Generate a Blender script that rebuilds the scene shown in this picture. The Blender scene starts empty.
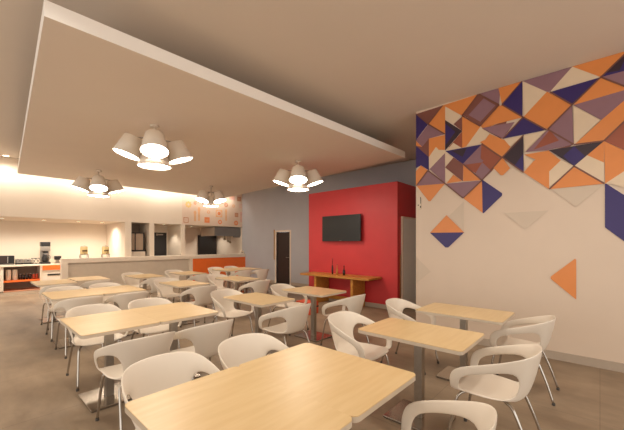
import bpy, bmesh, math, random
from mathutils import Vector, Matrix
random.seed(7)
C = bpy.context.scene.collection
PI = math.pi

# ------------------------------------------------------------------ camera numbers
FPX, U0, V0, EYE = 317.5, 312.0, 244.0, 1.5
TH = math.atan2(350, FPX)
FX, FY, RX, RY = math.sin(TH), math.cos(TH), math.cos(TH), -math.sin(TH)

def on_x(u, v, X):
    dx = FX + RX*(u-U0)/FPX; dy = FY + RY*(u-U0)/FPX; dz = (V0-v)/FPX
    t = X/dx
    return dy*t, EYE + dz*t
def on_y(u, v, Y):
    dx = FX + RX*(u-U0)/FPX; dy = FY + RY*(u-U0)/FPX; dz = (V0-v)/FPX
    t = Y/dy
    return dx*t, EYE + dz*t

# ------------------------------------------------------------------ materials
def lin(c):
    r = []
    for k in c:
        k /= 255.0
        r.append(k/12.92 if k <= .04045 else ((k+.055)/1.055)**2.4)
    return tuple(r)+(1.0,)
def mat(name, rgb, rough=.5, metal=0.0, var=0.06, scale=8.0, bump=0.0, coat=0.0, spec=None, bscale=None):
    m = bpy.data.materials.new(name); m.use_nodes = True
    n = m.node_tree.nodes; l = m.node_tree.links
    b = n['Principled BSDF']
    b.inputs['Roughness'].default_value = rough
    b.inputs['Metallic'].default_value = metal
    if coat: b.inputs['Coat Weight'].default_value = coat
    if spec is not None: b.inputs['Specular IOR Level'].default_value = spec
    tc = n.new('ShaderNodeTexCoord'); nz = n.new('ShaderNodeTexNoise')
    nz.inputs['Scale'].default_value = scale; nz.inputs['Detail'].default_value = 4
    l.new(tc.outputs['Object'], nz.inputs['Vector'])
    rp = n.new('ShaderNodeValToRGB')
    c = lin(rgb)
    rp.color_ramp.elements[0].position = .3; rp.color_ramp.elements[1].position = .7
    rp.color_ramp.elements[0].color = tuple(k*(1-var) for k in c[:3])+(1,)
    rp.color_ramp.elements[1].color = tuple(min(1, k*(1+var)) for k in c[:3])+(1,)
    l.new(nz.outputs['Fac'], rp.inputs['Fac']); l.new(rp.outputs['Color'], b.inputs['Base Color'])
    if bump:
        bn = n.new('ShaderNodeBump'); bn.inputs['Strength'].default_value = bump; bn.inputs['Distance'].default_value = .01
        n2 = n.new('ShaderNodeTexNoise'); n2.inputs['Scale'].default_value = bscale or scale*12
        l.new(tc.outputs['Object'], n2.inputs['Vector'])
        l.new(n2.outputs['Fac'], bn.inputs['Height']); l.new(bn.outputs['Normal'], b.inputs['Normal'])
    return m
def emit(name, rgb, s):
    m = bpy.data.materials.new(name); m.use_nodes = True
    n = m.node_tree.nodes; b = n['Principled BSDF']
    b.inputs['Base Color'].default_value = lin(rgb)
    b.inputs['Emission Color'].default_value = lin(rgb); b.inputs['Emission Strength'].default_value = s
    return m
def wood(name, a, b_, rough=.35, scale=(2.2, 30, 30), coat=.0):
    m = bpy.data.materials.new(name); m.use_nodes = True
    n = m.node_tree.nodes; l = m.node_tree.links; b = n['Principled BSDF']
    b.inputs['Roughness'].default_value = rough
    if coat: b.inputs['Coat Weight'].default_value = coat; b.inputs['Coat Roughness'].default_value = .2
    tc = n.new('ShaderNodeTexCoord'); mp = n.new('ShaderNodeMapping'); mp.inputs['Scale'].default_value = scale
    l.new(tc.outputs['Object'], mp.inputs['Vector'])
    nz = n.new('ShaderNodeTexNoise'); nz.inputs['Scale'].default_value = 1.0; nz.inputs['Detail'].default_value = 6
    l.new(mp.outputs['Vector'], nz.inputs['Vector'])
    rp = n.new('ShaderNodeValToRGB'); rp.color_ramp.elements[0].position = .35; rp.color_ramp.elements[1].position = .68
    rp.color_ramp.elements[0].color = lin(a); rp.color_ramp.elements[1].color = lin(b_)
    l.new(nz.outputs['Fac'], rp.inputs['Fac']); l.new(rp.outputs['Color'], b.inputs['Base Color'])
    return m
def floor_mat():
    m = bpy.data.materials.new('concrete_tile'); m.use_nodes = True
    n = m.node_tree.nodes; l = m.node_tree.links; b = n['Principled BSDF']
    b.inputs['Roughness'].default_value = .42
    tc = n.new('ShaderNodeTexCoord')
    mp = n.new('ShaderNodeMapping'); mp.inputs['Scale'].default_value = (1.2, .55, 1)
    l.new(tc.outputs['Object'], mp.inputs['Vector'])
    nz = n.new('ShaderNodeTexNoise'); nz.inputs['Scale'].default_value = 1.6; nz.inputs['Detail'].default_value = 8; nz.inputs['Roughness'].default_value = .62
    l.new(mp.outputs['Vector'], nz.inputs['Vector'])
    rp = n.new('ShaderNodeValToRGB'); rp.color_ramp.elements[0].position = .32; rp.color_ramp.elements[1].position = .7
    rp.color_ramp.elements[0].color = lin(FLOOR_A); rp.color_ramp.elements[1].color = lin(FLOOR_B)
    l.new(nz.outputs['Fac'], rp.inputs['Fac'])
    br = n.new('ShaderNodeTexBrick'); br.offset = .0; br.inputs['Scale'].default_value = 1.0
    br.inputs['Brick Width'].default_value = 1.2; br.inputs['Row Height'].default_value = 1.2
    br.inputs['Mortar Size'].default_value = .004; br.inputs['Mortar Smooth'].default_value = .3
    br.inputs['Color1'].default_value = (1, 1, 1, 1); br.inputs['Color2'].default_value = (.93, .93, .93, 1); br.inputs['Mortar'].default_value = (.72, .7, .68, 1)
    l.new(tc.outputs['Object'], br.inputs['Vector'])
    mx = n.new('ShaderNodeMix'); mx.data_type = 'RGBA'; mx.blend_type = 'MULTIPLY'; mx.inputs[0].default_value = 1
    l.new(rp.outputs['Color'], mx.inputs[6]); l.new(br.outputs['Color'], mx.inputs[7])
    l.new(mx.outputs[2], b.inputs['Base Color'])
    r2 = n.new('ShaderNodeMapRange'); r2.inputs['To Min'].default_value = .34; r2.inputs['To Max'].default_value = .55
    l.new(nz.outputs['Fac'], r2.inputs['Value']); l.new(r2.outputs['Result'], b.inputs['Roughness'])
    return m

FLOOR_A, FLOOR_B = (116, 97, 77), (164, 143, 119)
M = {}
M['floor'] = floor_mat()
M['ceil'] = mat('ceiling_paint', (226, 213, 198), .8, var=.01, scale=2)
M['slab'] = mat('slab_paint', (232, 218, 202), .75, var=.01, scale=2)
M['slabedge'] = mat('slab_edge_lit_white', (250, 244, 236), .5, var=.005)  # whiter than the slab: light on its edges put into the colour
M['cream'] = mat('cream_wall_paint', (228, 212, 192), .6, var=.015, scale=3)
M['white'] = mat('white_wall_paint', (222, 208, 192), .6, var=.015, scale=3)
M['muralbg'] = mat('mural_wall_paint', (216, 196, 176), .42, var=.012, scale=3)
M['grey'] = mat('grey_wall_paint', (180, 179, 182), .6, var=.02, scale=3)
M['red'] = mat('red_wall_paint', (198, 52, 54), .5, var=.03, scale=3)
M['base'] = mat('baseboard_paint', (176, 160, 143), .5, var=.03)
M['maple'] = wood('maple_laminate', (208, 178, 130), (216, 188, 142), .32, (3, 24, 20))
M['edge'] = mat('pale_edge_band', (196, 180, 160), .35, var=.02)
M['plastic'] = mat('white_plastic', (226, 214, 198), .38, var=.008)
M['chrome'] = mat('chrome', (190, 184, 176), .16, 1.0, var=.02)
M['steel'] = mat('brushed_steel', (168, 160, 150), .30, 1.0, var=.05, scale=30)
M['plate'] = mat('polished_plate', (176, 166, 154), .24, 1.0, var=.05, scale=14)
M['black'] = mat('black_plastic', (26, 23, 22), .4)
M['screen'] = mat('tv_screen', (17, 16, 13), .42)
M['darkdoor'] = mat('dark_brown_door', (46, 32, 28), .45, var=.1, scale=5)
M['blackdoor'] = mat('black_door', (36, 32, 33), .4, var=.1)
M['orange'] = mat('orange_laminate', (238, 112, 42), .45, var=.03)
M['counter'] = mat('white_solid_surface', (228, 212, 192), .4, var=.01)
M['barfront'] = mat('beige_grey_panel', (200, 184, 164), .55, var=.03)
M['oak'] = wood('oak_veneer', (176, 118, 48), (196, 136, 62), .4, (20, 3, 20))
M['olive'] = wood('oak_veneer_dark', (150, 100, 40), (168, 114, 50), .5, (20, 3, 20))
M['glassdark'] = mat('bottle_glass', (48, 24, 18), .12, var=.05)
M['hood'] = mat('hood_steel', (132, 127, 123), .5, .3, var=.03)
M['hoodlit'] = mat('hood_steel_lit_side', (196, 182, 166), .45, .3, var=.03)  # same hood steel, side face coloured lighter as if lit
M['shadedpanel'] = mat('panel_shade_brown', (150, 128, 108), .55, var=.05)  # brown stands for the shade inside the recess and open cabinet
M['shade'] = mat('lamp_shade_white', (228, 214, 196), .5, var=.01)
M['glow'] = emit('lamp_diffuser_glow', (255, 240, 220), 22.0)
M['spotglow'] = emit('downlight_glow', (255, 232, 200), 6.0)
M['brass'] = mat('brass_trim', (176, 136, 84), .35, .8)
M['paledoor'] = mat('pale_grey_door', (226, 224, 220), .4, var=.02)
M['tan'] = mat('tan_mural_tint', (206, 188, 168), .42, var=.01)
M['mo'] = mat('mural_orange', (222, 138, 72), .36, var=.02)
M['mn'] = mat('mural_navy', (50, 34, 100), .34, var=.04)
M['md'] = mat('mural_dark', (52, 34, 46), .34, var=.04)
M['mm'] = mat('mural_mauve', (142, 106, 116), .36, var=.04)
M['mb'] = mat('mural_brown', (128, 78, 68), .36, var=.04)
M['mr'] = mat('mural_rust', (154, 82, 58), .36, var=.04)
M['mc'] = mat('mural_cream', (222, 200, 172), .38, var=.02)
M['ml'] = mat('mural_seam', (120, 76, 62), .4, var=.02)
M['juice'] = mat('yellow_juice', (236, 208, 146), .25, var=.03)
M['clear'] = mat('clear_plastic', (222, 206, 184), .15, var=.02)
M['label'] = mat('brown_label', (112, 82, 48), .5)
M['pink'] = mat('pink_print', (226, 176, 160), .6)
M['peach'] = mat('peach_print', (230, 176, 130), .6)
M['mustard'] = mat('mustard_print', (228, 190, 120), .6)
M['terra'] = mat('terracotta_print', (200, 142, 110), .6)
M['oprint'] = mat('orange_print', (230, 138, 84), .6)
M['paper'] = mat('patterned_wallpaper_ground', (226, 200, 178), .6, var=.02)
M['redbox'] = mat('orange_red_card', (208, 82, 50), .5, var=.04)
M['rubber'] = mat('grey_rubber', (70, 64, 58), .7)
M['utensil'] = mat('bronze_utensil', (150, 130, 104), .4, .6)
M['pane'] = mat('fridge_glass', (172, 152, 132), .12, var=.03)

# ------------------------------------------------------------------ mesh helpers
def box(bm, x0, x1, y0, y1, z0, z1, mi=0):
    vs = [bm.verts.new(p) for p in ((x0,y0,z0),(x1,y0,z0),(x1,y1,z0),(x0,y1,z0),(x0,y0,z1),(x1,y0,z1),(x1,y1,z1),(x0,y1,z1))]
    for q in ((0,3,2,1),(4,5,6,7),(0,1,5,4),(1,2,6,5),(2,3,7,6),(3,0,4,7)):
        f = bm.faces.new([vs[i] for i in q]); f.material_index = mi
    return vs
def prism(bm, pts, z0, z1, mi=0):
    a = [bm.verts.new((p[0],p[1],z0)) for p in pts]; b = [bm.verts.new((p[0],p[1],z1)) for p in pts]
    n = len(pts)
    bm.faces.new(a[::-1]).material_index = mi; bm.faces.new(b).material_index = mi
    for i in range(n):
        bm.faces.new((a[i], a[(i+1)%n], b[(i+1)%n], b[i])).material_index = mi
def lathe(bm, prof, seg=24, mtx=None, caps=True, mi=0):
    rings = []
    for r, z in prof:
        rr = []
        for k in range(seg):
            a = 2*PI*k/seg; p = Vector((r*math.cos(a), r*math.sin(a), z))
            if mtx: p = mtx @ p
            rr.append(bm.verts.new(p))
        rings.append(rr)
    for a, b in zip(rings, rings[1:]):
        for k in range(seg):
            f = bm.faces.new((a[k], a[(k+1)%seg], b[(k+1)%seg], b[k])); f.smooth = True; f.material_index = mi
    if caps:
        for rr, fl in ((rings[0], True), (rings[-1], False)):
            f = bm.faces.new(rr[::-1] if fl else rr); f.material_index = mi
def catmull(pts, n=6):
    P = [Vector(p) for p in pts]; P = [P[0]*2-P[1]] + P + [P[-1]*2-P[-2]]
    out = []
    for i in range(1, len(P)-2):
        p0, p1, p2, p3 = P[i-1:i+3]
        for k in range(n):
            t = k/n
            out.append(.5*((2*p1) + (p2-p0)*t + (2*p0-5*p1+4*p2-p3)*t*t + (3*p1-p0-3*p2+p3)*t**3))
    out.append(P[-2]); return out
def tube(bm, pts, r, seg=10):
    P = [Vector(p) for p in pts]; rings = []
    nrm = None
    for i, p in enumerate(P):
        t = (P[min(i+1, len(P)-1)] - P[max(i-1, 0)]).normalized()
        if nrm is None:
            nrm = t.orthogonal().normalized()
        nrm = (nrm - t*nrm.dot(t)).normalized(); bi = t.cross(nrm)
        rings.append([bm.verts.new(p + r*(math.cos(2*PI*k/seg)*nrm + math.sin(2*PI*k/seg)*bi)) for k in range(seg)])
    for a, b in zip(rings, rings[1:]):
        for k in range(seg):
            bm.faces.new((a[k], a[(k+1)%seg], b[(k+1)%seg], b[k])).smooth = True
    bm.faces.new(rings[0][::-1]); bm.faces.new(rings[-1])
def obj(name, bm, m, parent=None, bevel=0.0, seg=2):
    bmesh.ops.recalc_face_normals(bm, faces=bm.faces[:])
    me = bpy.data.meshes.new(name); bm.to_mesh(me); bm.free()
    for k in (m if isinstance(m, (list, tuple)) else [m]): me.materials.append(M[k] if isinstance(k, str) else k)
    o = bpy.data.objects.new(name, me); C.objects.link(o)
    if parent: o.parent = parent
    if bevel:
        b = o.modifiers.new('bevel', 'BEVEL'); b.width = bevel; b.segments = seg; b.limit_method = 'ANGLE'
    return o
def bx(name, m, x0, x1, y0, y1, z0, z1, parent=None, bevel=0.0):
    bm = bmesh.new(); box(bm, x0, x1, y0, y1, z0, z1)
    return obj(name, bm, m, parent, bevel)
def bake(o):
    dg = bpy.context.evaluated_depsgraph_get()
    me = bpy.data.meshes.new_from_object(o.evaluated_get(dg))
    o.modifiers.clear(); o.data = me
def thing(name, label, cat, loc=(0,0,0), rz=0, group=None):
    o = bpy.data.objects.new(name, None); C.objects.link(o)
    o.empty_display_size = .1
    o.location = loc; o.rotation_euler = (0,0,rz); o['label'] = label; o['category'] = cat
    if group: o['group'] = group
    return o
def tag(o, label, cat, group=None):
    o['label'] = label; o['category'] = cat
    if group: o['group'] = group
    return o
def struct(o):
    o['kind'] = 'structure'; return o
def dup(root, loc, rz, label, group):
    r = root.copy(); C.objects.link(r); r.location = loc; r.rotation_euler = (0,0,rz)
    r['label'] = label; r['group'] = group
    for ch in list(root.children):
        c = ch.copy(); C.objects.link(c); c.parent = r
        for g in list(ch.children):
            d = g.copy(); C.objects.link(d); d.parent = c
    return r

# ------------------------------------------------------------------ room shell
XM, XR, XG = 5.19, 6.57, 8.10        # mural wall, red block face, grey wall
YB, YK, YW = 11.15, 11.40, 13.40     # bar front, bulkhead face, kitchen back wall
HC, HS = 3.745, 2.215                # ceiling, kitchen soffit
def wall(name, m, *d): return struct(bx(name, m, *d))
wall('floor', 'floor', -4.5, 8.3, -3.5, 13.6, -.12, 0)
wall('ceiling', 'ceil', -4.5, 8.3, -3.5, 13.6, HC, HC+.12)
wall('wall_right', 'muralbg', XM, XM+.16, -3.5, 2.32, 0, HC)
wall('wall_return', 'white', XM+.16, XG, 2.16, 2.32, 0, HC)
# grey wall with its door opening
d0, d1, dh = on_x(290, 240, XG)[0], on_x(276.5, 240, XG)[0], 1.96
bm = bmesh.new()
box(bm, XG, XG+.16, 2.16, d0, 0, HC); box(bm, XG, XG+.16, d1, 13.56, 0, HC); box(bm, XG, XG+.16, d0, d1, dh, HC)
struct(obj('wall_grey', bm, 'grey'))
wall('wall_red', 'red', XR, XG, 3.37, 6.08, 0, 2.91)
wall('wall_back', 'cream', -4.5, XG, YW, YW+.16, 0, HC)
# bulkhead above the counters and its soffit
wall('wall_bulkhead', 'cream', -4.5, XG, YK, YW, HS, HC)
for i, (a, b) in enumerate(((3.55, 3.74), (4.31, 4.46), (5.41, 5.56))):
    struct(bx('wall_pillar_%s' % ('left', 'middle', 'right')[i], 'cream', a, b, YK, YW, 0, HS))
wall('wall_kitchen', 'cream', XG-.02, XG, YK+.005, YW, 0, HS-.005)
wall('wall_recess', 'shadedpanel', 3.74, 4.31, 12.3, 12.42, 0, HS)
wall('wall_door_recess', 'cream', 4.46, 5.41, 12.6, 12.72, 0, HS)
# baseboards
wall('baseboard_right', 'base', XM-.014, XM, -3.5, 2.33, 0, .105)
wall('baseboard_red', 'base', XR-.014, XR, 3.36, 6.09, 0, .10)
bm = bmesh.new(); box(bm, XG-.014, XG, 6.1, d0-.07, 0, .1); box(bm, XG-.014, XG, d1+.07, YB, 0, .1)
struct(obj('baseboard_grey', bm, 'base'))
wall('trim_1', 'brass', XR+.11, XR+.135, 3.352, 3.37, 0, 1.25)
# floating ceiling slab
bm = bmesh.new()
prism(bm, [(.435,3.25),(6.23,3.02),(6.93,11.02),(.95,11.02)], 3.30, 3.435)
for f in bm.faces:
    f.normal_update()
    if abs(f.normal.z) < .5: f.material_index = 1
slab = obj('ceiling_slab', bm, ['slab', 'slabedge'], bevel=.004); tag(slab, 'large floating cream ceiling slab holding the lamp clusters', 'ceiling panel')
bm = bmesh.new()
for (x, y) in ((1.6, 4.4), (5.2, 4.4), (1.8, 9.8), (5.6, 9.8)): box(bm, x-.03, x+.03, y-.03, y+.03, 3.435, HC)
obj('hanger', bm, 'slab', slab)

# doors
t = struct(bx('door_1', 'darkdoor', XG+.03, XG+.08, d0+.005, d1-.005, .005, dh-.01))
bm = bmesh.new()
box(bm, XG-.02, XG+.03, d0-.055, d0, 0, dh+.055); box(bm, XG-.02, XG+.03, d1, d1+.075, 0, dh+.055); box(bm, XG-.02, XG+.03, d0, d1, dh, dh+.055)
obj('door_frame', bm, 'cream', t)
bm = bmesh.new(); box(bm, XG-.035, XG-.02, d1+.075, d1+.125, .9, dh+.09); obj('edge_strip', bm, 'brass', t)
bm = bmesh.new(); tube(bm, [(XG+.03, d0+.07, 1.0), (XG-.03, d0+.07, 1.0), (XG-.03, d0+.18, 1.0)], .01); obj('door_handle', bm, 'steel', t)
t = struct(bx('door_2', 'paledoor', 6.78, 7.62, 3.33, 3.37, .02, 2.09))
bm = bmesh.new(); box(bm, 6.74, 6.78, 3.325, 3.37, 0, 2.13); box(bm, 7.62, 7.66, 3.325, 3.37, 0, 2.13); box(bm, 6.78, 7.62, 3.325, 3.37, 2.09, 2.13)
obj('door_frame', bm, 'white', t)
bm = bmesh.new(); tube(bm, [(7.5, 3.33, 1.0), (7.5, 3.28, 1.0), (7.39, 3.28, 1.0)], .01); obj('door_handle', bm, 'steel', t)
t = struct(bx('door_3', 'blackdoor', 4.62, 5.375, 12.56, 12.6, .01, 1.94))
bm = bmesh.new(); box(bm, 5.0, 5.22, 12.50, 12.56, 1.84, 1.885); box(bm, 4.98, 5.02, 12.5, 12.56, 1.82, 1.90); obj('door_closer', bm, 'steel', t)
bm = bmesh.new(); tube(bm, [(4.72, 12.56, 1.0), (4.72, 12.51, 1.0), (4.83, 12.51, 1.0)], .01); obj('door_handle', bm, 'steel', t)
bm = bmesh.new(); box(bm, 4.56, 4.62, 12.54, 12.6, 0, 2.0); box(bm, 5.375, 5.41, 12.54, 12.6, 0, 2.0); box(bm, 4.62, 5.375, 12.54, 12.6, 1.94, 2.0)
obj('door_frame', bm, 'cream', t)
x0, z1 = on_y(199, 235, 13.3); x1, z0 = on_y(217, 255, 13.3)
t = struct(bx('door_4', 'blackdoor', x0, x1, 13.34, 13.4, .01, z1))
bm = bmesh.new(); box(bm, x0+.05, x1-.05, 13.325, 13.34, 1.1, z1-.08); obj('door_panel', bm, 'black', t)

# ------------------------------------------------------------------ mural
polys = []
def P(col, scale, ox, oy, *pts): polys.append((col, [(ox+p[0]/scale, oy+p[1]/scale) for p in pts]))
A = (5.97, 400, 90); B = (4.3, 480, 50); D = (5.97, 400, 150); E_ = (4.3, 480, 140); F_ = (2.786, 400, 180)
P('mb', *A, (93,145),(258,92),(170,205))
P('mn', *A, (93,148),(168,205),(122,265),(93,303))
P('mm', *A, (93,303),(170,205),(266,265),(173,290),(132,340))
P('mo', *A, (93,305),(132,340),(93,345))
P('mo', *A, (170,205),(258,92),(270,96),(270,266))
P('mb', *A, (93,333),(132,340),(173,290),(173,402))
P('mn', *A, (93,333),(173,402),(173,470),(93,430))
P('mo', *A, (173,290),(270,268),(268,360),(250,378),(215,340),(173,400))
P('mc', *A, (215,340),(250,378),(180,466),(173,466),(173,400))
P('mc', *A, (270,98),(362,152),(320,202),(270,178))
P('mo', *A, (258,92),(470,24),(372,155))
P('md', *A, (270,180),(372,245),(270,362))
P('mn', *A, (270,200),(330,250),(272,330))
P('mb', *A, (320,204),(372,158),(372,245))
P('mr', *A, (290,342),(372,247),(372,345))
P('mc', *A, (280,362),(318,315),(366,345))
P('mb', *A, (470,24),(592,90),(480,215),(376,150))
P('mm', *A, (500,50),(570,92),(480,190),(410,150))
P('mm', *A, (470,22),(600,-18),(592,90))
P('mo', *A, (372,157),(482,218),(395,338),(372,345))
P('mc', *A, (482,218),(535,262),(482,324),(395,338))
P('mo', *A, (482,216),(592,92),(685,150),(500,238))
P('mb', *A, (500,236),(640,180),(605,292))
P('mo', *A, (535,262),(606,292),(660,330),(606,402),(488,325))
P('mm', *A, (488,325),(606,402),(545,482),(492,520),(375,442))
P('mn', *A, (272,365),(488,325),(375,442))
P('md', *A, (310,365),(400,345),(375,400))
P('mb', *D, (168,122),(180,112),(270,20),(215,0),(250,0))
P('mc', *D, (173,50),(215,0),(268,0),(270,18),(176,116))
P('mo', *D, (93,128),(126,92),(168,123),(105,207),(93,212))
P('mn', *D, (93,-20),(173,45),(173,122),(126,92),(93,110))
P('mm', *D, (100,214),(168,123),(270,200))
P('mm', *D, (178,114),(270,18),(270,200))
P('mc', *D, (270,18),(320,45),(270,102))
P('mb', *D, (270,104),(320,45),(378,84),(376,188))
P('mc', *D, (270,108),(320,145),(278,200))
P('mo', *D, (278,200),(320,148),(372,186))
P('mm', *D, (378,84),(490,-32),(492,76))
P('mr', *D, (378,90),(492,74),(452,140))
P('mm', *D, (450,140),(492,74),(548,128),(492,182))
P('mo', *D, (378,90),(488,180),(378,188))
P('mm', *D, (272,202),(490,182),(378,288))
P('mr', *D, (492,74),(545,0),(608,48),(548,128))
P('mo', *D, (100,214),(270,200),(182,306),(172,306))
P('mo', *D, (490,184),(495,376),(380,290))
P('mn', *D, (490,176),(610,258),(610,272),(500,378),(494,376))
P('tan', *F_, (178,60),(178,143),(137,100))
P('mo', *F_, (130,98),(179,146),(84,147))
P('mn', *F_, (84,147),(179,146),(135,188),(127,188))
P('tan', *F_, (290,92),(415,85),(348,138))
P('tan', *F_, (420,25),(570,12),(490,75))
P('tan', *F_, (47,215),(86,255),(47,287))
P('mo', *F_, (420,275),(420,269),(488,219),(491,222),(491,333))
P('mn', *F_, (571,8),(640,52),(640,182),(571,132))
P('mo', *B, (80,162),(183,131),(95,236))
P('mn', *B, (95,236),(183,132),(183,292))
P('mc', *B, (183,132),(288,180),(190,288))
P('mm', *B, (183,131),(397,66),(302,180),(285,180))
P('mc', *B, (397,68),(518,118),(302,180))
P('mo', *B, (288,180),(397,237),(292,342),(186,290))
P('mn', *B, (302,182),(518,118),(397,237))
P('mo', *B, (397,66),(660,-12),(640,0),(520,118))
P('mn', *B, (520,118),(642,-20),(680,80))
P('md', *B, (540,100),(642,-20),(600,90))
P('mm', *B, (520,118),(700,70),(700,185))
P('mo', *B, (520,118),(640,170),(560,215),(402,238))
P('mm', *B, (402,238),(700,150),(522,302))
P('mc', *B, (402,240),(518,302),(405,408))
P('mo', *B, (408,408),(522,302),(700,150),(720,240),(533,392))
P('mr', *B, (533,392),(660,270),(720,470),(619,430))
P('mm', *B, (292,342),(397,238),(403,407),(288,432),(195,440))
P('mr', *B, (300,345),(340,390),(230,430))
P('mo', *B, (8,335),(93,237),(186,290))
P('mm', *B, (8,337),(150,310),(100,382))
P('mn', *B, (100,382),(186,290),(286,345))
P('mc', *B, (188,368),(286,345),(192,440))
P('mc', *B, (104,384),(184,368),(130,418))
P('mo', *E_, (0,10),(55,-15),(105,0),(132,30),(97,75))
P('mr', *E_, (8,12),(97,75),(55,118),(3,80))
P('md', *E_, (97,75),(187,-20),(188,140))
P('mn', *E_, (150,110),(187,60),(188,140))
P('mo', *E_, (55,117),(97,77),(130,122),(100,152),(90,152))
P('mc', *E_, (188,62),(230,90),(192,135))
P('mo', *E_, (190,64),(300,45),(300,110))
P('mo', *E_, (188,140),(230,92),(298,45),(298,212))
P('mb', *E_, (295,48),(403,18),(345,60))
P('mc', *E_, (298,205),(298,135),(348,88),(405,112))
P('mo', *E_, (296,48),(348,88),(298,136))
P('mo', *E_, (460,66),(533,5),(533,98))
P('mc', *E_, (405,112),(460,66),(533,98),(535,188))
P('md', *E_, (297,45),(533,6),(405,113))
P('mn', *E_, (358,70),(405,28),(452,70),(405,112))
P('mo', *E_, (408,20),(522,-85),(533,6))
P('mo', *E_, (298,212),(405,113),(538,188))
P('mo', *E_, (533,6),(650,60),(650,120),(538,188))
P('mc', *E_, (538,188),(650,115),(650,215),(570,190))
# the pattern keeps going along the wall past the right edge of the picture
names = ['mo','mn','mm','mb','mc','mr','md']
mur = ['mo','mn','md','mm','mb','mr','mc','tan']
bm = bmesh.new()
def shrink(pts, d):
    return pts
n = 0
for col, pts in polys:
    n += 1
    q = []
    for u, v in pts:
        y, z = on_x(u, v, XM)
        q.append((min(y, 2.318), min(z, HC-.004)))
    vs = [bm.verts.new((XM-.002-n*.00012, y, z)) for y, z in q]
    try:
        f = bm.faces.new(vs); f.material_index = mur.index(col)
    except ValueError: pass
step = .42
for i in range(7):
    y = -.36 - i*step
    for k in range(8):
        z = HC-.004 - k*step*.9
        if k > 4 + random.random()*2 - (i % 3)*.8: continue
        for tri in (0, 1):
            y0, y1, za, zb = y, y-step, z, z-step*.9
            pts = [(y0,za),(y1,za),(y0,zb)] if tri == 0 else [(y1,za),(y1,zb),(y0,zb)]
            f = bm.faces.new([bm.verts.new((XM-.0025, *p)) for p in pts]); f.material_index = mur.index(random.choice(names[:6]))
seams = []
def S(k, *q): seams.extend(((k[1]+a[0]/k[0], k[2]+a[1]/k[0]), (k[1]+b[0]/k[0], k[2]+b[1]/k[0])) for a, b in q)
S(A, ((93,145),(170,205)), ((170,205),(256,94)), ((170,205),(270,265)), ((372,155),(480,217)), ((472,26),(592,90)), ((480,217),(592,90)), ((372,155),(468,27)), ((606,402),(488,325)))
S(B, ((95,236),(186,290)), ((186,290),(286,345)), ((186,290),(100,382)), ((397,237),(292,342)), ((397,237),(302,182)), ((520,118),(397,237)), ((520,118),(635,8)), ((520,118),(640,165)), ((533,392),(650,280)), ((292,342),(403,407)), ((181,134),(95,236)), ((405,408),(533,392)))
S(D, ((100,214),(168,123)), ((168,123),(270,200)), ((270,200),(378,288)), ((378,288),(490,182)), ((380,86),(490,182)), ((608,48),(492,180)))
S(E_, ((298,212),(405,113)), ((405,113),(535,188)), ((97,75),(188,-20)), ((97,75),(188,140)))
mur.append('ml')
for a, b in seams:
    p0, p1 = Vector(on_x(*a, XM)), Vector(on_x(*b, XM))
    w = Vector((-(p1-p0).y, (p1-p0).x)).normalized()*.009
    f = bm.faces.new([bm.verts.new((XM-.0155, min(q.x, 2.318), min(q.y, HC-.004))) for q in (p0-w, p1-w, p1+w, p0+w)]); f.material_index = len(mur)-1
mo = obj('wall_mural', bm, mur); tag(mo, 'geometric mural of orange, navy and mauve triangles on the right wall', 'mural')
# seams lines are part of the mural: thin darker joints
# small device on the mural wall edge
y0, z0 = on_x(421.5, 209, XM); y1, z1 = on_x(417.5, 199, XM)
t = thing('wall_switch', 'small pale switch plate with dark marks at mural wall edge', 'switch', (XM, (y0+y1)/2, z0))
ya = abs(y1-y0)/2
bx('plate', 'clear', -.012, 0, -ya, ya, 0, z1-z0, t, .003)
bm = bmesh.new(); box(bm, -.02, -.012, -ya*.9, -ya*.5, .02, .05); box(bm, -.016, -.012, -ya*.8, -ya*.55, .09, .2); box(bm, -.016, -.012, ya*.1, ya*.7, .06, .075)
obj('mark', bm, 'black', t)

# ------------------------------------------------------------------ TV, console, bottles
ta, tb = 4.28, 5.49
t = thing('television', 'black flat television mounted on the red wall', 'television', (XR, (ta+tb)/2, 1.57))
w = (tb-ta)/2
bm = bmesh.new(); box(bm, -.115, -.07, -w, w, 0, .66); obj('casing', bm, 'black', t, .006)
bx('screen', 'screen', -.118, -.1152, -w+.018, w-.018, .03, .642, t)
bm = bmesh.new(); box(bm, -.07, -.002, -.18, .18, .2, .46); obj('wall_bracket', bm, 'black', t, .004)
bm = bmesh.new(); box(bm, -.117, -.1153, -.03, .03, .010, .018); obj('logo_bar', bm, 'steel', t)

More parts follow.
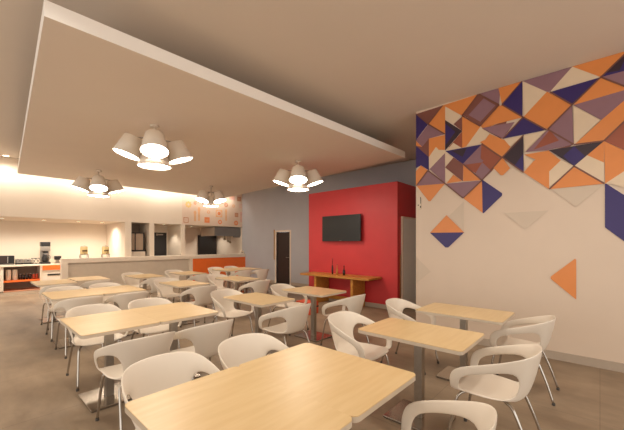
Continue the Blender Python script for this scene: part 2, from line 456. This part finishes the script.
ca, cb = on_x(382, 279, XR)[0], on_x(304, 273.5, 6.15)[0]
CX = on_y(368.8, 280, ca)[0]
t = thing('console_table', 'oak console table with panel legs against the red wall', 'table', (XR, (ca+cb)/2, 0))
w = (cb-ca)/2; dp = XR-CX
bm = bmesh.new(); box(bm, -dp, -.016, -w, w, .685, .735); obj('tabletop', bm, 'oak', t, .003)
ym = (ca+cb)/2
def leg_y(u): return on_x(u, 285, CX+.03)[0]-ym
for u in (351.5, 315):
    yy = leg_y(u)
    bm = bmesh.new(); box(bm, -dp+.03, -.018, yy-.03, yy+.03, 0, .685); obj('leg', bm, 'oak', t, .003)
yy0, yy1 = leg_y(351.5), leg_y(315)
bm = bmesh.new(); box(bm, -.06, -.018, yy0+.03, yy1-.03, .07, .16); obj('stretcher', bm, 'oak', t)
for i, (u, v, r, lab) in enumerate(((332.5, 258.5, .022, 'tallest slim dark bottle on the oak console'),
                          (337, 264.5, .026, 'middle amber bottle on the oak console'),
                          (344, 265.5, .034, 'thickest dark bottle on the oak console, rightmost'))):
    y, z = on_x(u, v, XR-.25)
    h = z-.735
    b = thing('bottle', lab, 'bottle', (XR-.25, y, .735), group='bottles on the console')
    bm = bmesh.new(); lathe(bm, [(r*.9,0),(r,.01),(r,h*.42),(r*.8,h*.5),(r*.36,h*.6),(r*.32,h*.95),(r*.42,h*.955)], 16)
    obj('body', bm, 'glassdark' if i != 1 else 'oak', b)
    bm = bmesh.new(); lathe(bm, [(r*.42,h*.955),(r*.42,h)], 16); obj('cap', bm, 'black', b)
t = thing('box', 'orange-red box with a dark band on floor before the red wall', 'box', (5.05, 4.72, 0), .1)
bx('carton', 'redbox', -.14, .14, -.2, .2, 0, .26, t, .004)
bx('band', 'black', -.143, .143, -.203, .203, .14, .17, t)

# ------------------------------------------------------------------ cafe table
def rrect(w, d, r, n=5):
    pts = []
    for cx, cy, a0 in ((w-r, d-r, 0), (-w+r, d-r, PI/2), (-w+r, -d+r, PI), (w-r, -d+r, 1.5*PI)):
        for k in range(n+1):
            a = a0 + PI/2*k/n; pts.append((cx+r*math.cos(a), cy+r*math.sin(a)))
    return pts
TW, TD = .302, .44
tbl = thing('cafe_table', '', 'table', (0,0,0))
bm = bmesh.new(); prism(bm, rrect(TW, TD, .036), .7455, .7505); top = obj('tabletop', bm, 'maple', tbl)
bm = bmesh.new()
pa, pb = rrect(TW, TD, .036), rrect(TW-.003, TD-.003, .034)
n = len(pa)
oa = [[bm.verts.new((p[0],p[1],z)) for p in ring] for ring, z in ((pb,.7185),(pa,.7205),(pa,.7455))]
for r0, r1 in zip(oa, oa[1:]):
    for k in range(n): bm.faces.new((r0[k], r0[(k+1)%n], r1[(k+1)%n], r1[k]))
bm.faces.new(oa[0][::-1])
obj('edge_band', bm, 'edge', top)
bx('column', 'steel', -.034, .034, -.034, .034, .022, .705, tbl, .004)
bx('top_plate', 'black', -.15, .15, -.2, .2, .705, .7185, tbl)
pl = bx('base_plate', 'plate', -.195, .195, -.24, .24, .007, .022, tbl, .003)
bx('plate_foot', 'rubber', -.187, .187, -.232, .232, 0, .007, pl)
for o in tbl.children: bake(o)

# ------------------------------------------------------------------ armchair
def chair_shell():
    half = [  # seat edge, seat upturn, band lower edge, rim
        ((-.203,.205,.450),(-.220,.210,.452),(-.240,.165,.456),(-.244,.228,.456)),
        ((-.218,.140,.448),(-.228,.145,.451),(-.264,.158,.548),(-.266,.226,.596)),
        ((-.224,.030,.446),(-.232,.032,.450),(-.266,.075,.592),(-.272,.105,.650)),
        ((-.216,-.070,.443),(-.222,-.078,.450),(-.264,-.070,.632),(-.275,-.065,.704)),
        ((-.178,-.150,.441),(-.145,-.186,.456),(-.200,-.212,.662),(-.246,-.214,.758)),
        ((-.095,-.195,.440),(-.085,-.224,.490),(-.120,-.260,.650),(-.152,-.284,.782)),
        ((0,-.205,.440),(0,-.236,.495),(0,-.276,.640),(0,-.304,.787))]
    cols = half + [tuple((-p[0],p[1],p[2]) for p in c) for c in half[-2::-1]]
    bm = bmesh.new()
    V = [[bm.verts.new(p) for p in c] for c in cols]
    N = len(V)
    for j in range(N-1):
        for r in range(3):
            jj = j if j < 6 else 11-j
            if r == 1 and jj in (0, 1, 2, 3): continue
            bm.faces.new((V[j][r], V[j+1][r], V[j+1][r+1], V[j][r+1]))
    for a, b in ((0, 1), (N-1, N-2)): bm.faces.new((V[a][1], V[b][1], V[a][2], V[a][3]))
    rows = []
    fr = [bm.verts.new((x, .238 if abs(x) < .18 else .230, z)) for x, z in ((-.192,.444),(-.1,.434),(0,.432),(.1,.434),(.192,.444))]
    rows.append(fr)
    for j in range(5):
        L, R = V[j][0], V[N-1-j][0]
        row = [L]
        for t in (.25, .5, .75):
            p = L.co.lerp(R.co, t); p.z -= .014*(1-abs(t-.5)*1.2)
            row.append(bm.verts.new(p))
        row.append(R); rows.append(row)
    for a, b in zip(rows, rows[1:]):
        for k in range(4): bm.faces.new((a[k], a[k+1], b[k+1], b[k]))
    l = rows[-1]; a, b, c = V[5][0], V[6][0], V[7][0]
    bm.faces.new((l[0], l[1], a)); bm.faces.new((l[1], l[2], b, a)); bm.faces.new((l[2], l[3], c, b)); bm.faces.new((l[3], l[4], c))
    for f in bm.faces: f.smooth = True
    return bm
ch = thing('armchair', '', 'chair', (0,0,0))
sh = obj('shell', chair_shell(), 'plastic', ch)
s = sh.modifiers.new('s', 'SOLIDIFY'); s.thickness = .014; s.offset = 0
s = sh.modifiers.new('d', 'SUBSURF'); s.levels = 2; s.render_levels = 2
for sx in (-1, 1):
    for pts in ([(.228,.255,.012),(.218,.222,.19),(.206,.19,.36),(.186,.165,.410),(.155,.125,.424),(.06,.05,.424)],
                [(.212,-.300,.012),(.200,-.245,.19),(.186,-.18,.36),(.170,-.15,.405),(.145,-.11,.420),(.06,-.045,.420)]):
        bm = bmesh.new(); tube(bm, catmull([(sx*p[0],p[1],p[2]) for p in pts], 5), .0105, 10)
        lg = obj('leg', bm, 'chrome', ch)
        bm = bmesh.new(); lathe(bm, [(.013,0),(.014,.004),(.0135,.022)], 12, Matrix.Translation((sx*pts[0][0], pts[0][1], 0))); obj('foot_cap', bm, 'rubber', lg)
bm = bmesh.new(); box(bm, -.11, .11, -.07, .08, .414, .428); obj('under_frame', bm, 'black', ch, .003)
for o in ch.children: bake(o)

# ------------------------------------------------------------------ layout of the dining area
#        id        centre            phrase                                             near front chair?  far chair?
TABLES = [
 ('pair0l', .822, 1.22, 1.045, 'left table of the nearest joined pair', 0, 1),
 ('pair0r', 1.4533, 1.22, 1.045, 'right table of the nearest joined pair', 1, 1),
 ('mid0', 2.64, 1.15, 1, 'single table right of the nearest joined pair', 1, 1),
 ('mural', 3.775, 1.13, 1, 'table standing closest to the mural wall', 1, 1),
 ('pair1l', .97, 3.57, 1.05, 'left table of the second joined pair', 1, 1),
 ('pair1r', 1.605, 3.57, 1.05, 'right table of the second joined pair', 1, 1),
 ('mid1', 2.77, 3.52, 1, 'single table right of the second joined pair', 1, 1),
 ('redw', 3.83, 3.44, 1.05, 'table standing closest to the red wall', 1, 1),
 ('pair2l', 1.125, 5.95, 1.01, 'left table of the third joined pair', 1, 1),
 ('pair2r', 1.736, 5.95, 1.01, 'right table of the third joined pair', 1, 1),
 ('mid2', 2.87, 5.93, 1, 'single table right of the third joined pair', 1, 1),
 ('door2', 4.06, 5.9, 1, 'single table facing the dark brown door', 1, 1),
 ('pair3l', 1.22, 8.0, 1, 'left table of the farthest left pair', 1, 0),
 ('pair3r', 1.86, 8.3, 1, 'right table of the farthest left pair', 1, 0),
 ('mid3', 2.90, 7.97, 1, 'single table right of the farthest left pair', 1, 1),
 ('bar3', 3.95, 7.95, 1, 'single table left of the orange panel', 1, 1),
 ('or0', 5.28, 8.1, 1, 'left table before the orange panel', 1, 1),
 ('or1', 5.884, 8.1, 1, 'right table before the orange panel', 1, 1),
]
OFF = {'pair0l-f': (.03, 0, 0), 'pair0r-n': (-.03, 0, 0), 'mid0-n': (.0, .05, 0), 'mural-n': (.13, .10, 0),
       'pair1l-n': (.03, -.05, 0), 'pair1r-n': (-.02, -.05, 0), 'redw-n': (-.02,-.02,0), 'mid1-n': (-.05, 0, .03),
       'pair1l-f': (.05, .02, 0), 'pair1r-f': (.03, .0, 0), 'pair2l-n': (0, .14, 0), 'pair2r-n': (0, .12, 0), 'pair2l-f': (.03, -.06, 0), 'pair2r-f': (.02, -.03, 0), 'pair3l-n': (.0, .04, 0)}
first_t, first_c = True, True
for tid, x, y, sx, ph, near, far in TABLES:
    lab = 'maple-topped steel pedestal table, the ' + ph
    if len(lab.split()) > 16: lab = 'maple pedestal table, ' + ph
    if first_t:
        tbl.location = (x, y, 0); tbl.scale = (sx, 1, 1); tbl['label'] = lab; tbl['group'] = 'cafe tables in the dining area'; first_t = False
    else: dup(tbl, (x, y, 0), 0, lab, 'cafe tables in the dining area').scale = (sx, 1, 1)
    for flag, key, sgn, word in ((near, 'n', -1, 'at the near side of the'), (far, 'f', 1, 'at the far side of the')):
        if not flag: continue
        dx, dy, dr = OFF.get(tid+'-'+key, (random.uniform(-.015,.015), random.uniform(-.03,.03), random.uniform(-.05,.05)))
        cy = y + sgn*(TD+.17) + dy
        rz = (0 if sgn < 0 else PI) + dr
        lab = 'white plastic armchair ' + word + ' ' + ph
        if len(lab.split()) > 16: lab = ('white armchair ' + word + ' ' + ph) if len(ph.split()) < 10 else ('white armchair ' + word[3:] + ' ' + ph)
        g = 'white armchairs around the cafe tables'
        if first_c:
            ch.location = (x+dx, cy, 0); ch.rotation_euler = (0,0,rz); ch['label'] = lab; ch['group'] = g; first_c = False
        else: dup(ch, (x+dx, cy, 0), rz, lab, g)

# ------------------------------------------------------------------ lamp clusters
def lamp(x, y, rz, label):
    t = thing('pendant_lamp', label, 'lamp', (x, y, 3.30), rz, 'lamp clusters under the ceiling slab')
    bm = bmesh.new(); lathe(bm, [(.06,-.03),(.065,-.02),(.065,0)], 20); obj('canopy', bm, 'shade', t)
    bm = bmesh.new(); tube(bm, [(0,0,-.03),(0,0,-.335)], .014); box(bm, -.05,.05,-.05,.05,-.22,-.19); obj('stem', bm, 'shade', t)
    bm = bmesh.new(); lathe(bm, [(.02,-.33),(.14,-.332),(.152,-.345),(.236,-.63),(.231,-.63),(.147,-.348),(.02,-.34)], 36, caps=False)
    s = obj('central_shade', bm, 'shade', t)
    bm = bmesh.new(); lathe(bm, [(.0,-.618),(.226,-.618),(.226,-.613),(0,-.613)], 36, caps=False); bmesh.ops.remove_doubles(bm, verts=bm.verts[:], dist=1e-5)
    obj('diffuser', bm, 'glow', s)
    for k in range(4):
        a = k*PI/2
        # shade axis leans outward
        m = Matrix.Rotation(a, 4, 'Z') @ Matrix.Translation((.285, 0, -.225)) @ Matrix.Rotation(-math.radians(18), 4, 'Y')
        bm = bmesh.new()
        lathe(bm, [(.02,.012),(.116,.010),(.126,-.004),(.186,-.280),(.182,-.280),(.122,-.006),(.02,-.002)], 32, m, caps=False)
        s = obj('lamp_shade', bm, 'shade', t)
        bm = bmesh.new(); lathe(bm, [(.0,-.272),(.179,-.272),(.179,-.268),(0,-.268)], 32, m, caps=False); bmesh.ops.remove_doubles(bm, verts=bm.verts[:], dist=1e-5)
        obj('diffuser', bm, 'glow', s)
        bm = bmesh.new(); tube(bm, [m @ Vector((0,0,.008)), Vector((.03*math.cos(a), .03*math.sin(a), -.2))], .011, 8); obj('arm', bm, 'steel', t)
def toward(x, y): return math.atan2(-y, -x)
for x, y, extra, lab in ((1.97, 5.02, 0, 'white four-shade lamp cluster over the second joined pair, largest in view'),
                  (2.25, 9.1, 0, 'white four-shade lamp cluster before the cream bulkhead, leftmost'),
                  (4.9, 4.85, 0, 'white four-shade lamp cluster nearest the red wall'),
                  (5.2, 8.95, PI/4, 'white four-shade lamp cluster before the patterned wallpaper')):
    lamp(x, y, toward(x, y)+extra, lab)

# ------------------------------------------------------------------ bar counter
bl = 1.88
t = thing('bar_counter', 'long white-topped bar counter with beige front and orange panel', 'counter', (bl, YB, 0))
L = XG-bl-.004
xo = on_y(193, 258, YB)[0]-bl
bx('countertop', 'counter', 0, L, 0, .246, .955, 1.09, t, .006)
bx('end_panel', 'counter', 0, .14, .0, .24, 0, .955, t, .004)
bx('front_panel', 'barfront', .14, xo-.12, .06, .1, 0, .955, t)
bx('divider', 'counter', xo-.12, xo, .02, .1, 0, .955, t)
bx('orange_panel', 'orange', xo, L, .025, .1, 0, .955, t)
# juice dispensers on the bar
for u, lab in ((84, 'yellow juice dispenser on the bar, left of two'), (105.5, 'yellow juice dispenser on the bar, right of two')):
    x, z = on_y(u, 258, YB+.13)
    d = thing('juice_dispenser', lab, 'dispenser', (x, YB+.13, 1.09), 0, 'juice dispensers on the bar')
    bm = bmesh.new()
    for sx in (-1, 1):
        for sy in (-1, 1): box(bm, sx*.09-.008, sx*.09+.008, sy*.07-.008, sy*.07+.008, 0, .1)
    box(bm, -.1, .1, -.08, .08, .09, .105); obj('stand', bm, 'chrome', d)
    bm = bmesh.new(); lathe(bm, [(.085,.105),(.092,.12),(.092,.3),(.075,.33)], 20); obj('tank', bm, 'juice', d)
    bm = bmesh.new(); lathe(bm, [(.08,.33),(.08,.345),(.02,.35),(.02,.37)], 20); obj('lid', bm, 'clear', d)
    bx('label_plate', 'label', -.06, .06, -.098, -.088, .19, .23, d)
    bm = bmesh.new(); tube(bm, [(0,-.085,.13),(0,-.12,.13),(0,-.125,.1)], .01, 8); obj('tap', bm, 'chrome', d)
x, z = on_y(241.5, 254, YB+.13)
t = thing('napkin_box', 'small white box on the bar end by the grey wall', 'box', (min(x, XG-.12), YB+.13, 1.09))
bx('case', 'counter', -.09, .09, -.06, .06, 0, .12, t, .01)
bx('slot', 'black', -.05, .05, -.0615, -.06, .05, .075, t)

# ------------------------------------------------------------------ service counter on the left
CY = 12.7
t = thing('open_cabinet', 'white open cabinet with orange shelf under the microwave', 'cabinet', (.62, CY, 0))
bx('worktop', 'counter', -.6, 1.02, -.02, .68, .835, .885, t, .004)
bx('side_panel', 'counter', .09, .18, 0, .66, .1, .835, t); bx('side_panel', 'counter', .99, 1.02, 0, .66, .1, .835, t)
bx('side_panel', 'counter', -.6, -.55, 0, .66, .1, .835, t)
bx('back_panel', 'shadedpanel', -.55, .99, .62, .66, .1, .835, t)
bx('shelf', 'orange', .18, .99, .02, .62, .38, .43, t); bx('shelf', 'orange', -.55, .09, .02, .62, .38, .43, t)
bx('bottom_panel', 'terra', -.55, .99, .0, .62, .1, .13, t); bx('kickboard', 'counter', -.6, 1.02, .03, .06, 0, .1, t)
t = thing('drawer_cabinet', 'white cabinet with orange drawer front beside the bar', 'cabinet', (1.645, CY, 0))
bx('body', 'counter', 0, .54, .02, .66, 0, .875, t, .003)
d = bx('drawer', 'orange', .02, .52, .0, .02, .69, .84, t, .003)
bx('grip', 'black', .14, .5, .0, .02, .52, .57, t); bx('door', 'white', .02, .52, .004, .02, .1, .48, t, .003)
# contents of the open shelf
for i in range(2):
    tt = thing('canister', 'white canister on the orange shelf, %s of two' % ('left', 'right')[i], 'canister', (.92+i*.14, CY+.2, .43), 0, 'white canisters on the orange shelf')
    bm = bmesh.new(); lathe(bm, [(.055,0),(.06,.01),(.06,.26),(.05,.275)], 18); obj('body', bm, 'counter', tt)
    bm = bmesh.new(); lathe(bm, [(.057,.275),(.057,.305),(.02,.31)], 18); obj('lid', bm, 'shade', tt)
cup_words = ['leftmost', 'second from left', 'third from left', 'third from right', 'second from right', 'rightmost']
for i in range(6):
    tt = thing('jar', 'dark lidded jar on the orange shelf, %s of six' % cup_words[i], 'jar', (1.18+i*.075, CY+.2, .43), 0, 'dark jars on the orange shelf')
    bm = bmesh.new(); lathe(bm, [(.026,0),(.03,.01),(.03,.13),(.022,.15)], 14); obj('body', bm, 'glassdark' if i < 4 else 'redbox', tt)
    bm = bmesh.new(); lathe(bm, [(.025,.15),(.025,.18)], 14); obj('lid', bm, 'steel', tt)
# microwave
ZC = .885
t = thing('microwave', 'black microwave with steel trim on the left counter', 'microwave', (.74, CY+.28, ZC))
bx('casing', 'black', -.32, .30, -.2, .2, .035, .27, t, .006)
bx('door', 'darkdoor', -.30, .14, -.215, -.2, .06, .25, t, .003)
bx('handle', 'chrome', .145, .165, -.235, -.2, .06, .25, t, .004)
bx('base_strip', 'steel', -.32, .30, -.21, .2, .008, .035, t)
bx('control_panel', 'black', .18, .29, -.208, -.2, .06, .25, t)
bm = bmesh.new()
for sx in (-.28, .26): box(bm, sx-.02, sx+.02, -.15, .15, 0, .008)
obj('foot', bm, 'rubber', t)
# two toasters
for i, x in enumerate((1.16, 1.345)):
    tt = thing('toaster', ('dark toaster on the counter, beside the microwave', 'dark toaster on the counter, beside the wire basket')[i], 'toaster', (x, CY+.28, ZC), 0, 'toasters on the left counter')
    bx('body', 'steel', -.085, .085, -.12, .12, .02, .16, tt, .02)
    bx('base', 'black', -.088, .088, -.123, .123, 0, .05, tt, .004)
    bm = bmesh.new(); box(bm, -.05, -.02, -.1, .1, .159, .163); box(bm, .02, .05, -.1, .1, .159, .163); obj('slot', bm, 'black', tt)
    bx('lever', 'black', -.02, .02, -.14, -.12, .1, .12, tt)
# wire basket
tt = thing('wire_basket', 'pale basket with crossed dark wires beside the coffee brewer', 'basket', (1.535, CY+.28, ZC+.001))
bm = bmesh.new()
for a, b in (((-.09,.0),(.0,.17)),((.0,.0),(.09,.17)),((.09,.0),(.0,.17)),((0,.0),(-.09,.17))):
    tube(bm, [(a[0],-.1,a[1]),(b[0],-.1,b[1])], .006, 6); tube(bm, [(a[0],.1,a[1]),(b[0],.1,b[1])], .006, 6)
tube(bm, [(-.09,-.1,.17),(.09,-.1,.17),(.09,.1,.17),(-.09,.1,.17),(-.09,-.1,.17)], .006, 6)
box(bm, -.09, .09, -.1, .1, 0, .012); obj('wires', bm, 'black', tt)
bx('liner', 'counter', -.08, .08, -.09, .09, .012, .15, tt, .01)
# coffee machine
tt = thing('coffee_machine', 'tall black and steel coffee brewer on the counter', 'coffee machine', (1.76, CY+.26, .875))
bx('base', 'black', -.12, .12, -.14, .14, 0, .06, tt, .006)
bx('tower', 'steel', -.11, .11, .03, .14, .06, .55, tt, .006)
bx('brew_head', 'steel', -.115, .115, -.14, .03, .4, .55, tt, .01)
bx('hopper', 'black', -.115, .115, -.14, .14, .55, .69, tt, .012)
bm = bmesh.new(); lathe(bm, [(.05,.065),(.075,.09),(.08,.2),(.05,.27),(.055,.3)], 18, Matrix.Translation((0,-.06,0))); pot = obj('pot', bm, 'black', tt)
bm = bmesh.new(); tube(bm, catmull([(.06,-.1,.27),(.1,-.15,.25),(.1,-.15,.16),(.06,-.11,.12)],4), .01, 8); obj('handle', bm, 'chrome', pot)
bx('filter_basket', 'black', -.06, .06, -.12, .0, .34, .4, tt, .008)
# small espresso grinder near the bar end
tt = thing('coffee_grinder', 'small black grinder on the counter beside the bar end', 'grinder', (2.07, CY+.26, .875))
bx('base', 'steel', -.08, .08, -.1, .1, 0, .03, tt, .004)
bx('body', 'steel', -.045, .045, -.02, .08, .03, .13, tt, .006)
bx('head', 'black', -.08, .085, -.1, .09, .12, .24, tt, .012)
# items along the pass
tt = thing('display_fridge', 'black-framed glass display fridge in the recess behind the bar', 'fridge', (3.78, 11.6, 0))
bx('lower_body', 'counter', .0, .46, 0, .5, 0, 1.25, tt, .004)
fr = bmesh.new()
for a, b in ((0, .03), (.13, .155), (.40, .43)): box(fr, a, b, -.01, .02, 1.3, 1.88)
box(fr, 0, .43, -.01, .02, 1.86, 1.89); box(fr, -.01, .48, -.02, .5, 1.25, 1.3); box(fr, -.035, -.01, -.02, .02, 0, 2.2)
obj('frame', fr, 'black', tt)
bx('glass_case', 'pane', .01, .42, .02, .48, 1.3, 1.87, tt)
# hood and hanging utensils
tt = thing('range_hood', 'grey steel range hood under the patterned wallpaper', 'hood', (0,0,0))
hx0 = on_y(215, 230, YK+.08)[0]
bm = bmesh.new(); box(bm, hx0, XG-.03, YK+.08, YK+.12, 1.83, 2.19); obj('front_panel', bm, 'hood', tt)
bm = bmesh.new(); box(bm, hx0, hx0+.03, YK+.12, 12.6, 1.83, 2.19); obj('side_panel', bm, 'hoodlit', tt)
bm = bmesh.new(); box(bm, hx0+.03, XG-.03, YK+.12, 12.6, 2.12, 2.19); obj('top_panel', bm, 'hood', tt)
bm = bmesh.new(); box(bm, hx0+.9, XG-.03, YK+.13, YK+.16, 1.78, 1.83); obj('lip', bm, 'hood', tt)
for i, (u, zb, lab) in enumerate(((224.5, 1.66, 'short broad bronze utensil hanging left below the hood'), (228, 1.58, 'long bronze utensil hanging in the middle below the hood'), (230, 1.53, 'longest bronze utensil hanging right below the hood'))):
    x = on_y(u, 240, 11.62)[0]
    b = thing('ladle', lab, 'utensil', (x, 11.62, 2.1195), 0, 'utensils hanging below the hood')
    h = 2.1195-zb
    bm = bmesh.new(); tube(bm, [(0,0,0),(0,0,-h+.06)], .014, 8); obj('handle', bm, 'utensil', b)
    bm = bmesh.new(); lathe(bm, [(.015,-h+.09),(.05,-h+.06),(.055,-h+.02),(.02,-h)], 14); obj('bowl', bm, 'utensil', b)

# ------------------------------------------------------------------ patterned wallpaper on the bulkhead
bm = bmesh.new()
cols = ['paper','mustard','terra','oprint','peach','pink']
xw = on_y(182, 210, YK)[0]
Yp = YK-.004
def quad(x0, x1, z0, z1, mi, k=1):
    f = bm.faces.new([bm.verts.new((x, Yp-.0006*k, z)) for x, z in ((x0,z0),(x1,z0),(x1,z1),(x0,z1))]); f.material_index = mi
def disc(x, z, r, mi, k=1, n=16):
    f = bm.faces.new([bm.verts.new((x+r*math.cos(2*PI*i/n), Yp-.0006*k, z+r*math.sin(2*PI*i/n))) for i in range(n)]); f.material_index = mi
quad(xw, XG-.002, HS+.01, HC-.005, 0, 0)
def ic(u, v): return on_y(u, v, YK)
for kind, u, v, s, c in (('g',188.4,204.5,.10,1),('s',186,220,.10,2),('b',195,216,.2,4),('b',199,214,.26,4),('q',207,220,.11,3),
        ('d',208.5,212,.07,4),('r',219,213.5,.15,4),('d',220,222,.09,3),('q',236.5,215,.09,2),('b',241,217,.22,5),('d',233.6,206,.07,4),
        ('q',232,197,.13,5),('q',239,199,.1,2),('g',236,223,.08,3),('b',226,215,.24,4),('b',229,215,.24,0),('s',213,205,.08,2),('b',203,203,.1,5),
        ('d',195,203,.06,3),('g',226,205,.07,2),('s',241,206,.08,5)):
    x, z = ic(u, v)
    if kind == 'd': disc(x, z, s, c); disc(x, z, s*.45, 0, 2)
    if kind == 'r': quad(x-s, x+s, z-s, z+s, c); disc(x, z, s*.75, 0, 2); disc(x, z, s*.5, 3, 3)
    if kind == 'q': quad(x-s, x+s, z-s, z+s, c); quad(x-s*.5, x+s*.5, z-s*.15, z+s*.15, 4, 2)
    if kind == 's': quad(x-s, x+s, z-s, z+s, c); quad(x-s*.7, x+s*.7, z-s*.7, z+s*.7, 0, 2); quad(x-s*.4, x+s*.4, z-s*.1, z+s*.1, c, 3)
    if kind == 'b': quad(x-.04, x+.04, z-s, z+s, c); disc(x, z+s*.6, .06, c, 2)
    if kind == 'g':
        disc(x, z, s, c); disc(x, z, s*.4, 0, 2)
        for i in range(8):
            a = i*PI/4; quad(x+s*math.cos(a)-.025, x+s*math.cos(a)+.025, z+s*math.sin(a)-.025, z+s*math.sin(a)+.025, c, 1.5)
wp = obj('wallpaper_panel', bm, cols); tag(wp, 'cream wallpaper with orange and pink icons above the kitchen hood', 'wallpaper')

# ------------------------------------------------------------------ recessed downlights and light
def light(name, kind, loc, energy, col, **kw):
    d = bpy.data.lights.new(name, kind); d.energy = energy; d.color = col
    for k, v in kw.items(): setattr(d, k, v)
    o = bpy.data.objects.new(name, d); C.objects.link(o); o.location = loc
    return o
WARM = (1.0, .92, .80)
def downlight(x, y, z, energy, label, ang=100, blend=.6, tilt=(0,0)):
    t = thing('downlight', label, 'light', (x, y, z), 0, 'recessed downlights')
    bm = bmesh.new(); lathe(bm, [(.075,-.006),(.09,-.004),(.09,0),(.06,0)], 20, caps=False); obj('trim_ring', bm, 'shade', t)
    bm = bmesh.new(); lathe(bm, [(0,-.002),(.062,-.002),(.062,0)], 20, caps=False); bmesh.ops.remove_doubles(bm, verts=bm.verts[:], dist=1e-5); obj('lens', bm, 'spotglow', t)
    o = light('downlight_lamp', 'SPOT', (0,0,-.02), energy, WARM, spot_size=math.radians(ang), spot_blend=blend, shadow_soft_size=.06)
    o.rotation_euler = (tilt[0], tilt[1], 0); o.parent = t
for x, lab in ((-.2, 'soffit downlight at the far left counter end'), (.75, 'soffit downlight over the microwave'), (1.65, 'soffit downlight over the drawer cabinet'), (2.5, 'soffit downlight behind the left juice dispenser'), (3.15, 'soffit downlight behind the right juice dispenser')):
    downlight(x, 12.35, HS, 112, lab, 160, 1.0)
downlight(5.0, 11.9, HS, 40, 'soffit downlight before the black door', 110)
downlight(6.3, 12.4, HS, 60, 'soffit downlight left of the range hood', 120)
downlight(7.5, 12.9, HS, 45, 'soffit downlight beside the range hood', 120)
for i, x in enumerate((.75, 2.4, 4.6, 6.6)):
    downlight(x, 11.2, HC, 26, 'ceiling downlight washing the bulkhead, %s' % ('leftmost', 'second from left', 'third from left', 'rightmost')[i], 110, 1.0)
for x, y, e, lab in ((.3, 2.5, 90, 'unseen added downlight nearest the slab left corner'), (1.3, 2.1, 90, 'unseen added downlight above the nearest pair'),  # unseen downlights, added outside the view to light the slab edges
                     (2.5, .95, 90, 'unseen added downlight before the near single table'), (3.4, -.05, 90, 'unseen added downlight nearest the mural wall'),
                     (-.7, 4.6, 120, 'unseen added downlight left of the slab, nearer one'), (-.7, 8.0, 120, 'unseen added downlight left of the slab, farther one')):
    downlight(x, y, HC, e, lab, 140, .9)

o = light('added_bulkhead_fill', 'AREA', (3.4, 11.10, 3.42), 44, WARM, shape='RECTANGLE', size=8.4, size_y=.05)  # unseen strip light added behind the slab to brighten the bulkhead
o.rotation_euler = (math.radians(38), 0, 0)
w = bpy.data.worlds.new('world'); bpy.context.scene.world = w; w.use_nodes = True
bg = w.node_tree.nodes['Background']; bg.inputs['Color'].default_value = (1.0, .93, .85, 1); bg.inputs['Strength'].default_value = 1.7

# ------------------------------------------------------------------ camera
cd = bpy.data.cameras.new('camera'); cam = bpy.data.objects.new('camera', cd); C.objects.link(cam)
cam.location = (0, 0, EYE); cam.rotation_euler = (PI/2, 0, -TH)
cd.sensor_width = 36; cd.lens = FPX/624*36; cd.shift_y = (V0-215)/624; cd.clip_start = .05
sc = bpy.context.scene; sc.camera = cam
sc.view_settings.view_transform = 'Standard'; sc.view_settings.look = 'None'
sc.view_settings.exposure = 0.0; sc.view_settings.gamma = 1.0; sc.view_settings.use_curve_mapping = False
